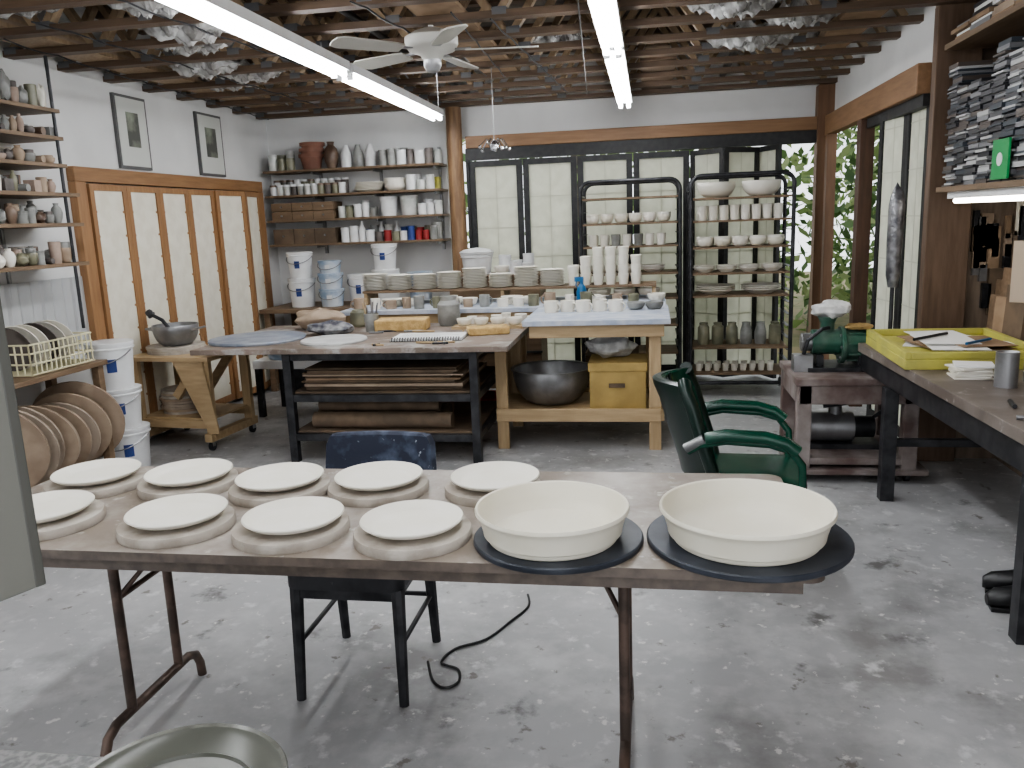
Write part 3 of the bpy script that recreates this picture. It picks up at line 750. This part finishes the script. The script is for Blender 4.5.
bucket(-2.78,7.68,.81,.12,.3,wplast); bucket(-2.5,7.62,.81,.13,.34,wplast); bucket(-2.5,7.62,1.15,.12,.24,wplast)
bucket(-2.2,7.75,.81,.12,.3,bplast)
b=MB('storage_crate'); b.box(-1.85,-1.0,7.5,7.95,0,1.05,shelfw); b.box(-1.88,-.97,7.47,7.98,1.05,1.07,shelfw); 
for z in (.35,.7): b.box(-1.86,-.99,7.485,7.5,z-.01,z+.01,blackf)
b.done(bevel=.003)
b=MB('lidded_tub'); b.lathe(pr_bucket(.15,.19),wplast,-1.62,7.72,1.07,n=32); b.lathe([(.0,0),(.16,0),(.165,.02),(.13,.04),(.05,.055),(.0,.06)],wplast,-1.62,7.72,1.262,n=32); b.done()
shelfmass('glaze_jars',-1.44,-1.0,7.7,1.07,[('jar',wplast,.06,.13),('bowl',cream,.08,.07)])
# ------------------------------------------------------------------ left wall
for (ya,yb) in ((5.68,6.07),(6.80,7.22)):
    b=MB('framed_artwork')
    z0,z1=2.05,2.58
    b.box(-3.849,-3.825,ya,yb,z0,z1,frame_g); b.box(-3.825,-3.822,ya+.02,yb-.02,z0+.02,z1-.02,mat_w)
    b.box(-3.822,-3.82,ya+.12,yb-.12,z0+.16,z1-.12,photo); b.done()
b=MB('pottery_shelves')
zs=[2.32,2.16,2.0,1.83,1.65,1.41]
for i,z in enumerate(zs): b.box(-3.85,-3.50,3.2,4.74-(.0 if i>2 else .08),z-.022,z,shelfwy)
for y in (3.6,4.45):
    b.box(-3.85,-3.835,y-.012,y+.012,1.2,2.5,castiron)
b.cyl((-3.515,4.62,1.0),(-3.515,4.62,2.62),.010,blackm)
b.done(bevel=.002)
for i,z in enumerate(zs):
    b=MB('shelf_pottery')
    hm=(.30 if i==0 else .13 if i<3 else .145 if i==3 else .155 if i==4 else .22)
    for rw in (0,1,2):
        y=3.3+rw*.03; ymax=4.58
        while y<ymax:
            r=U(.024,.046 if rw<2 else .055); h=U(.45,.85 if rw==0 else 1)*hm; m=random.choice([brownc,greyc,dkc,pinkc,cream,dkc,greyc,tanc,oliv,greyc,bat])
            k=random.choice(['bowl','cup','vase','jar','bowl','form','form','box','lying'])
            xx=-3.56-rw*.095
            if k=='form': b.blob((xx,y+r,z+h*.36),h*.36,m,(r/(h*.45),r/(h*.45),1),n=16,k=10,rough=.13,seed=int(y*100)+i)
            elif k=='box': b.box(-r*.8,r*.8,-r*.8,r*.8,0,h*.6,m,T(xx,y+r,z,rz=U(-.3,.3)))
            elif k=='lying': b.cyl((xx-.03,y+r,z+r*.6),(xx+.03,y+r*1.2,z+r*.6),r*.6,m,n=14)
            else:
                p={'bowl':pr_bowl(r,h*.5),'cup':pr_cup(r*.85,h*.8),'vase':pr_vase(r*.8,h),'jar':pr_jar(r*.8,h*.8)}[k]
                b.lathe(p,m,xx,y+r,z,n=18)
                if k=='bowl' and rw==0: b.lathe(pr_bowl(r*.8,h*.4),random.choice([greyc,dkc,tanc]),xx,y+r,z+h*.3,n=16)
            y+=2*r+.001
    b.done()
b=MB('corrugated_metal_sheet'); n=90; vs=[];fs=[]
for i in range(n+1):
    y=3.3+i*1.85/n; x=-3.83+.012*math.sin(i*1.35)
    for (dx,z) in ((0,.84),(0,1.30),(-.003,1.30),(-.003,.84)): vs.append((x+dx,y,z))
for i in range(n):
    for k in range(4): a=i*4; fs.append((a+k,a+(k+1)%4,a+4+(k+1)%4,a+4+k))
b.add(vs,fs,corr); b.done()
b=MB('side_counter'); b.box(-3.80,-3.38,3.3,4.62,.77,.80,shelfwy)
for y in (3.35,4.58):
    for x in (-3.77,-3.43): b.box(x-.025,x+.025,y-.025,y+.025,0,.77,shelfwy)
b.box(-3.80,-3.4,3.35,4.6,.12,.15,shelfwy); b.done(bevel=.003)
b=MB('dish_drying_rack'); wire=M('yellow_wire',(.66,.62,.42),.5)
xa,xb,ya,yb=-3.78,-3.42,4.02,4.55
for z in (.81,.87,.93,.98):
    b.tube([(xa,ya,z),(xb,ya,z),(xb,yb,z),(xa,yb,z),(xa,ya,z)],.006,wire,n=6)
i=0
while ya+i*.04<=yb:
    y=ya+i*.04; b.cyl((xb,y,.81),(xb,y,.98),.005,wire,n=6); b.cyl((xa,y,.81),(xb,y,.81),.005,wire,n=6); i+=1
for i in range(9): x=xa+i*.045; b.cyl((x,ya,.81),(x,ya,.98),.005,wire,n=6)
for i in range(6):
    X=T(-3.60,4.10+i*.072,.955,rz=.2,rx=pi/2+.25); b.lathe(pr_plate(.135,.02),cream if i%3 else dkc,0,0,0,n=28,X=X)
b.done()
b=MB('round_wooden_bats')
for i in range(9):
    r=U(.22,.28); X=T(-3.58+U(-.03,.03),3.85+i*.085,.15+r*.98,rx=pi/2+.22,rz=.35)
    b.lathe([(0,0),(r,0),(r,.016),(0,.016)],random.choice([beige,beige,tanc,bat]),0,0,0,n=36,X=X)
b.done()
bucket(-3.50,4.88,0,.145,.30,wplast); bucket(-3.515,4.87,.30,.14,.27,wplast); bucket(-3.53,4.86,.57,.145,.31,wplast)
b=MB('rolling_wooden_stand')
X=T(-3.42,5.62,0,rz=-.1)
b.box(-.34,.36,-.30,.30,.66,.69,pine,X)
for s in (-1,1):
    for y in (-.24,.24):
        b.box(s*.30-.035,s*.30+.035,y-.02,y+.02,.10,.66,pinez,X)
    b.box(s*.30-.03,s*.30+.03,-.30,.30,.07,.13,pine,X)
for y in (-.24,.24):
    b.box(0,.40,-.02,.02,-.03,.03,pine,X@T(.0,y-.04*(1 if y>0 else -1),.38,ry=-.9)); b.box(-.33,.33,y-.02,y+.02,.16,.22,pine,X)
b.add([(.30,-.28,.66),(.38,-.28,.13),(.30,-.28,.13),(.05,-.28,.66),(.30,-.262,.66),(.38,-.262,.13),(.30,-.262,.13),(.05,-.262,.66)],[(0,3,2,1),(4,5,6,7),(0,1,5,4),(1,2,6,5),(2,3,7,6),(3,0,4,7)],pine,X)
b.box(-.3,.3,-.24,.24,.22,.235,pine,X)
for s in (-1,1):
    for y in (-.26,.26): b.cyl((s*.3-.012,y,.035),(s*.3+.012,y,.035),.035,blackm,X=X); b.box(s*.3-.02,s*.3+.02,y-.015,y+.015,.035,.07,castiron,X)
b.done(bevel=.002)
b=MB('round_bat_stack')
for i in range(9): b.lathe([(0,0),(.17,0),(.17,.018),(0,.018)],random.choice([bat,tanc,beige]),-3.5+U(-.015,.015),5.62+U(-.01,.01),.235+i*.02,n=32)
b.done()
b=MB('round_bat_stack')
for i in range(3): b.lathe([(0,0),(.21,0),(.21,.016),(0,.016)],bat,-3.52+U(-.015,.015),5.62,.69+i*.018,n=32)
b.done()
b=MB('metal_mixing_bowl'); b.lathe(pr_bowl(.165,.15,.006,.5),castiron,-3.50,5.60,.744,n=36)
for s in (-1,1): b.tube([(-3.50+s*.16,5.55,.86),(-3.50+s*.21,5.55,.87),(-3.50+s*.21,5.65,.87),(-3.50+s*.16,5.65,.86)],.008,castiron)
b.tube([(-3.5,5.6,.80),(-3.6,5.6,.93),(-3.68,5.58,.98)],.014,blackm); b.blob((-3.68,5.58,.98),.03,blackm,seed=3); b.done()
b=MB('potters_wheel')
X=T(-2.98,6.55,0,rz=-.05)
b.box(-.30,.36,-.24,.24,.42,.49,wplast,X)
b.lathe([(0,.50),(.16,.50),(.16,.515),(0,.515)],castiron,-.02,0,0,n=36,X=X); b.lathe([(.2,.49),(.23,.49),(.24,.56),(.225,.56),(.2,.5)],bplast,-.02,0,0,n=36,X=X,caps=False)
for (x,y) in ((-.27,-.2),(-.27,.2),(.33,-.2),(.33,.2)): b.box(x-.025,x+.025,y-.025,y+.025,0,.42,blackm,X)
b.box(-.1,.2,-.14,.14,.2,.42,blackm,X)
b.done(bevel=.004)
b=MB('red_basin'); b.lathe(pr_bowl(.19,.13,.005,.75),redp,-1.35,6.6,0,n=32); b.done()
# ------------------------------------------------------------------ right bench
b=MB('dark_workbench')
p=[(1.20,5.02),(1.27,2.9),(2.08,2.9),(2.08,5.02)]
b.add([(x,y,.73) for x,y in p]+[(x,y,.78) for x,y in p],[(0,1,2,3)[::-1],(4,5,6,7),(0,1,5,4),(1,2,6,5),(2,3,7,6),(3,0,4,7)],benchm)
b.add([(x+(.02 if x<1.5 else -.02),y,.62) for x,y in p]+[(x+(.02 if x<1.5 else -.02),y,.73) for x,y in p],[(0,1,2,3)[::-1],(4,5,6,7),(0,1,5,4),(1,2,6,5),(2,3,7,6),(3,0,4,7)],blackm)
for (x,y) in ((1.25,4.5),(1.32,2.98),(2.02,4.5),(2.02,2.98)): b.box(x-.035,x+.035,y-.035,y+.035,0,.62,blackm)
b.box(1.24,2.05,4.48,4.52,.3,.34,blackm)
b.done(bevel=.003)
b=MB('yellow_sorting_tray'); X=T(1.54,4.55,.78,rz=-.03)
b.box(-.32,.32,-.42,.42,0,.05,yel2,X)
for q in ((-.32,-.29,-.42,.42),(.29,.32,-.42,.42),(-.29,.29,-.42,-.39),(-.29,.29,.39,.42)): b.box(*q,.05,.085,yel2,X)
b.done(bevel=.004)
b=MB('loose_papers')
for i in range(11): b.box(-.13,.13,-.17,.17,0,.003,random.choice([paperw,paperw,cream,cardb]),X@T(U(-.13,.13),U(-.18,.18),.052+i*.0035,rz=U(-.5,.5)))
b.cyl((-.2,-.1,.10),(.02,.12,.10),.008,blackm,n=8,X=X); b.cyl((.0,-.25,.10),(.16,-.1,.10),.007,blue,n=8,X=X)
b.done(smooth=False)
b=MB('metal_tin')
for (x,y,r,h,m) in ((1.50,3.74,.045,.15,castiron),(1.60,3.62,.05,.17,greyc),(1.66,3.85,.045,.13,castiron)): b.lathe(pr_cup(r,h,taper=1),m,x,y,.78,n=24)
b.done()
b=MB('paper_note_stack')
for i in range(7): b.box(-.08,.08,-.07,.07,i*.009,i*.009+.007,random.choice([paperw,cream]),T(1.44+U(-.01,.01),3.96,.78,rz=U(-.4,.4)))
b.done(smooth=False)
b=MB('small_hand_tools')
for i in range(16):
    x=U(1.36,1.9); y=U(3.1,3.5); a=U(0,3); L=U(.05,.09)
    b.cyl((x-L*math.cos(a),y-L*math.sin(a),.789),(x+L*math.cos(a),y+L*math.sin(a),.789),.009,random.choice([blackm,pine,tanc,castiron]),n=8)
b.done()
b=MB('wall_tool_clutter')
for i in range(44):
    y=U(3.7,5.2); z=U(1.0,1.48); h=U(.04,.16); w=U(.015,.07)
    b.box(2.05,2.099,y-w,y+w,z-h,z+h,random.choice([cardb,tanc,paperw,blackm,shelfwy,creamd,cardb2,castiron]))
for i in range(18):
    x=U(1.88,2.08); z=U(.95,1.5); h=U(.04,.14); w=U(.012,.04)
    b.box(x-w,x+w,5.27,5.299,z-h,z+h,random.choice([cardb,tanc,blackm,cardb2,castiron,creamd,shelfwy]))
b.done()
b=MB('leaning_boards')
for i in range(6): b.box(0,.02,-.11,.11,0,U(.25,.45),random.choice([cardb,shelfwy,cardb2,shelfw]),T(1.97-i*.012,5.06-i*.06,.78,rz=.3+U(-.3,.5),ry=.06))
b.done(smooth=False)
b=MB('hanging_cardboard_panel'); b.box(-.005,.005,-.2,.2,1.1,1.38,M('tan_card',(.46,.37,.28),.8),T(1.80,4.0,0,rz=.9)); b.cyl((1.80,4.0,1.38),(1.80,4.0,1.62),.003,castiron,n=5); b.done()
b=MB('media_shelf')
for z in (1.62,2.38): b.box(1.60,2.1,3.7,5.1,z,z+.03,shelfwy)
b.box(2.04,2.1,5.04,5.1,1.65,2.38,shelfwy); b.box(2.04,2.1,3.7,3.76,1.65,2.38,shelfwy)
b.done(bevel=.002)
b=MB('under_shelf_light'); b.box(1.63,1.70,3.9,5.0,1.585,1.62,wplast); b.cyl((1.665,3.93,1.572),(1.665,4.97,1.572),.014,tube2,n=10); b.done()
b=MB('stacked_disc_cases')
for j in range(9):
    z=1.65; yc=3.78+j*.152; top=2.08+U(0,.25)
    while z<top:
        h=random.choice([.010,.010,.014,.024]); dx=U(-.014,.014)
        b.box(1.63+dx,1.80+dx,yc-.07+U(-.006,.006),yc+.07,z,z+h*.9,random.choice(cdm)); z+=h
    z=1.65
    while z<top:
        h=random.choice([.010,.014,.024]); b.box(1.83,1.99,yc-.07,yc+.07,z,z+h*.9,random.choice(cdm)); z+=h
b.done(smooth=False)
b=MB('paper_stack_on_shelf')
for j in range(5):
    z=2.41
    for i in range(random.randint(4,7)):
        h=U(.01,.025); b.box(1.62+U(0,.03),2.0,3.75+j*.27,3.98+j*.27+U(0,.03),z,z+h*.95,random.choice([paperw,cardb,cdm[0],cdm[2],tanc])); z+=h
b.done(smooth=False)
b=MB('green_disc_case'); b.box(1.595,1.605,4.14,4.32,1.66,1.84,greenb); b.cyl((1.592,4.23,1.75),(1.595,4.23,1.75),.03,wplast); b.done()
b=MB('wrapped_exhaust_pipe'); x,y=1.40,5.12
b.lathe([(0,0),(.09,0),(.09,.02),(.015,.03),(.012,.1),(.012,.48)],blackm,x,y,.61,n=16)
b.lathe([(0,.48),(.025,.48),(.038,.55),(.042,.75),(.044,.95),(.035,1.0),(.02,1.04),(0,1.08)],foil,x,y,.61,n=20,wob=.06); b.done()
b=MB('equipment_stand')
b.box(.82,1.50,4.78,5.42,.57,.61,stain)
for x in (.87,1.45):
    for y in (4.83,5.37): b.box(x-.04,x+.04,y-.04,y+.04,.07,.57,stain)
b.box(.84,1.48,4.80,5.40,.10,.14,stain); b.box(.84,1.48,4.79,4.82,.46,.57,stain); b.box(.83,.85,4.83,5.37,.46,.57,stain)
b.box(.80,1.55,4.76,5.43,.05,.08,stain)
for x in (.87,1.45):
    for y in (4.83,5.37): b.cyl((x-.015,y,.028),(x+.015,y,.028),.028,blackm)
b.done(bevel=.004)
b=MB('vacuum_pump')
b.cyl((.95,5.08,.26),(1.2,5.08,.26),.09,castiron,n=24); b.cyl((1.2,5.08,.26),(1.32,5.08,.26),.065,blackm,n=20)
b.box(.93,1.35,4.99,5.17,.14,.17,blackm); b.lathe([(0,0),(.04,0),(.04,.1),(0,.1)],castiron,1.1,5.08,.34,n=14)
b.tube([(1.3,5.08,.3),(1.38,5.0,.4),(1.3,4.93,.46),(1.0,4.93,.42)],.012,blackm); b.done()
b=MB('pug_mill')
cx0=.90; cy=5.14; cz=.75
b.box(cx0+.02,cx0+.46,cy-.15,cy+.15,.61,.635,blackm)
b.cyl((cx0+.06,cy,cz+.02),(cx0+.22,cy,cz+.02),.075,machg,n=28); b.cyl((cx0,cy,cz+.02),(cx0+.06,cy,cz+.02),.055,castiron,n=24)
b.cyl((cx0+.22,cy,cz),(cx0+.245,cy,cz),.112,machg,n=28); b.cyl((cx0+.245,cy,cz),(cx0+.42,cy,cz),.095,machg,r1=.085,n=28)
for i in range(9): a=i*2*pi/9; b.box(cx0+.26,cx0+.41,-.006,.006,.085,.102,machg,T(0,cy,cz,rx=a))
for x in (cx0+.10,cx0+.34): b.box(x-.02,x+.02,cy-.08,cy+.08,.635,.70,blackm)
for i in range(8):
    a=i*pi/4; b.cyl((cx0+.21,cy+.095*math.cos(a),cz+.095*math.sin(a)),(cx0+.22,cy+.095*math.cos(a),cz+.095*math.sin(a)),.008,castiron,n=8)
b.lathe([(0,0),(.04,0),(.04,.05),(.06,.09),(.052,.09),(.03,.05),(0,.05)],machg,cx0+.15,cy,cz+.085,n=20)
b.box(cx0-.06,cx0+.05,cy-.14,cy-.04,.61,.71,castiron)
b.tube([(cx0-.0,cy-.1,.71),(cx0+.02,cy-.12,.80),(cx0+.1,cy-.1,.86),(cx0+.15,cy-.05,.86)],.012,blackm)
b.done(bevel=.003)
b=MB('plastic_bag'); b.blob((cx0+.17,cy,.965),.085,plasticbag,(1.3,1,.6),n=24,k=14,rough=.13,seed=21); b.done()
b=MB('yellow_rag'); b.blob((cx0+.32,cy-.02,.862),.055,sponge,(1.4,1,.35),n=20,k=12,rough=.12,seed=23); b.done()
for (x,y,a) in ((1.42,3.22,1.45),(1.46,3.36,1.25)):
    b=MB('black_shoe'); X=T(x,y,0,rz=a)
    secs=[(-.13,.028,.0,.045),(-.10,.045,.0,.07),(-.04,.048,.0,.085),(.02,.042,.0,.11),(.06,.042,.0,.12),(.12,.042,.0,.12),(.14,.03,0,.11)]
    secs=[(-y0,w,z0,z1) for (y0,w,z0,z1) in secs][::-1]
    vs=[];fs=[];n=14
    for (yy,w,z0,z1) in secs:
        for i in range(n):
            t=2*pi*i/n; vs.append((w*math.cos(t),yy,(z0+z1)/2+.012+(z1-z0)/2*math.sin(t)))
    for j in range(len(secs)-1):
        for i in range(n): q=(i+1)%n; fs.append((j*n+i,j*n+q,(j+1)*n+q,(j+1)*n+i))
    fs.append(tuple(range(n-1,-1,-1))); fs.append(tuple((len(secs)-1)*n+i for i in range(n)))
    b.add(vs,fs,rubber,X)
    b.lathe([(.040,.08),(.043,.125),(.038,.13),(.032,.09)],rubber,0,-.08,0,n=18,X=X)
    b.box(-.04,.04,-.13,.12,0,.02,rubber,X); b.done(bevel=.003)
b=MB('power_cable')
pts=[]
for (x,y) in [(-.80,2.62),(-.75,2.50),(-.70,2.46),(-.66,2.5),(-.68,2.58),(-.75,2.62),(-.72,2.72),(-.62,2.80),(-.55,2.95),(-.50,3.08),(-.52,3.2)]: pts.append((x,y,.006))
q=[]
for i in range(len(pts)-1):
    p0=Vector(pts[max(i-1,0)]);p1=Vector(pts[i]);p2=Vector(pts[i+1]);p3=Vector(pts[min(i+2,len(pts)-1)])
    for k in range(6):
        t=k/6; q.append(.5*((2*p1)+(-p0+p2)*t+(2*p0-5*p1+4*p2-p3)*t*t+(-p0+3*p1-3*p2+p3)*t**3))
b.tube(q,.005,rubber,n=8); b.done()
# ------------------------------------------------------------------ foreground left
b=MB('foreground_counter'); b.box(-1.7,-.58,.34,1.0,.745,.78,counterm); b.box(-1.65,-.63,.36,.95,0,.745,graycab); b.done(bevel=.004)
b=MB('glazed_platter'); r=.155
for pr,mm in (([(0,0),(r*.6,0),(r*.64,.006),(r*.85,.014),(r*.97,.026)],dishg),([(r*.97,.026),(r,.029),(r,.033),(r*.985,.036),(r*.955,.033)],dishrim),([(r*.955,.033),(r*.90,.024),(r*.72,.014),(r*.70,.016),(r*.68,.012),(0,.010)],dishg)):
    b.lathe(pr,mm,-.648,.895,.78,n=80,caps=False)
b.done()
b=MB('storage_cabinet')
dx,dy=.353,.935; a=math.atan2(dy,dx)
X=T(-.706,.80,0,rz=a)
b.box(-.5,0,0,.022,1.16,2.3,graycab,X); b.box(-.012,.001,-.001,.0225,1.16,2.3,graycab2,X)
b.box(-.44,-.06,-.004,0,1.22,2.24,graycab,X)
b.box(-1.7,-.89,-.10,.335,0,2.32,graycab)
b.done(bevel=.002)
# ------------------------------------------------------------------ world, camera
w=bpy.data.worlds.new('World'); sc.world=w; w.use_nodes=True
bg=w.node_tree.nodes['Background']; bg.inputs[0].default_value=(.93,.96,1,1); bg.inputs[1].default_value=2.0
cam=bpy.data.cameras.new('Camera'); co=bpy.data.objects.new('Camera',cam); sc.collection.objects.link(co)
Xr=Vector((.986,.1626,-.0387)); F=Vector((-.1666,.9664,-.1955)).normalized()
Xr=(Xr-F*Xr.dot(F)).normalized(); Up=Xr.cross(F)
m=Matrix(((Xr.x,Up.x,-F.x,0),(Xr.y,Up.y,-F.y,0),(Xr.z,Up.z,-F.z,1.56),(0,0,0,1)))
co.matrix_world=m
cam.sensor_width=36; cam.lens=820/1024*36; cam.clip_start=.05
sc.camera=co
try: sc.view_settings.look='AgX - Medium High Contrast'
except Exception as e: print(e)
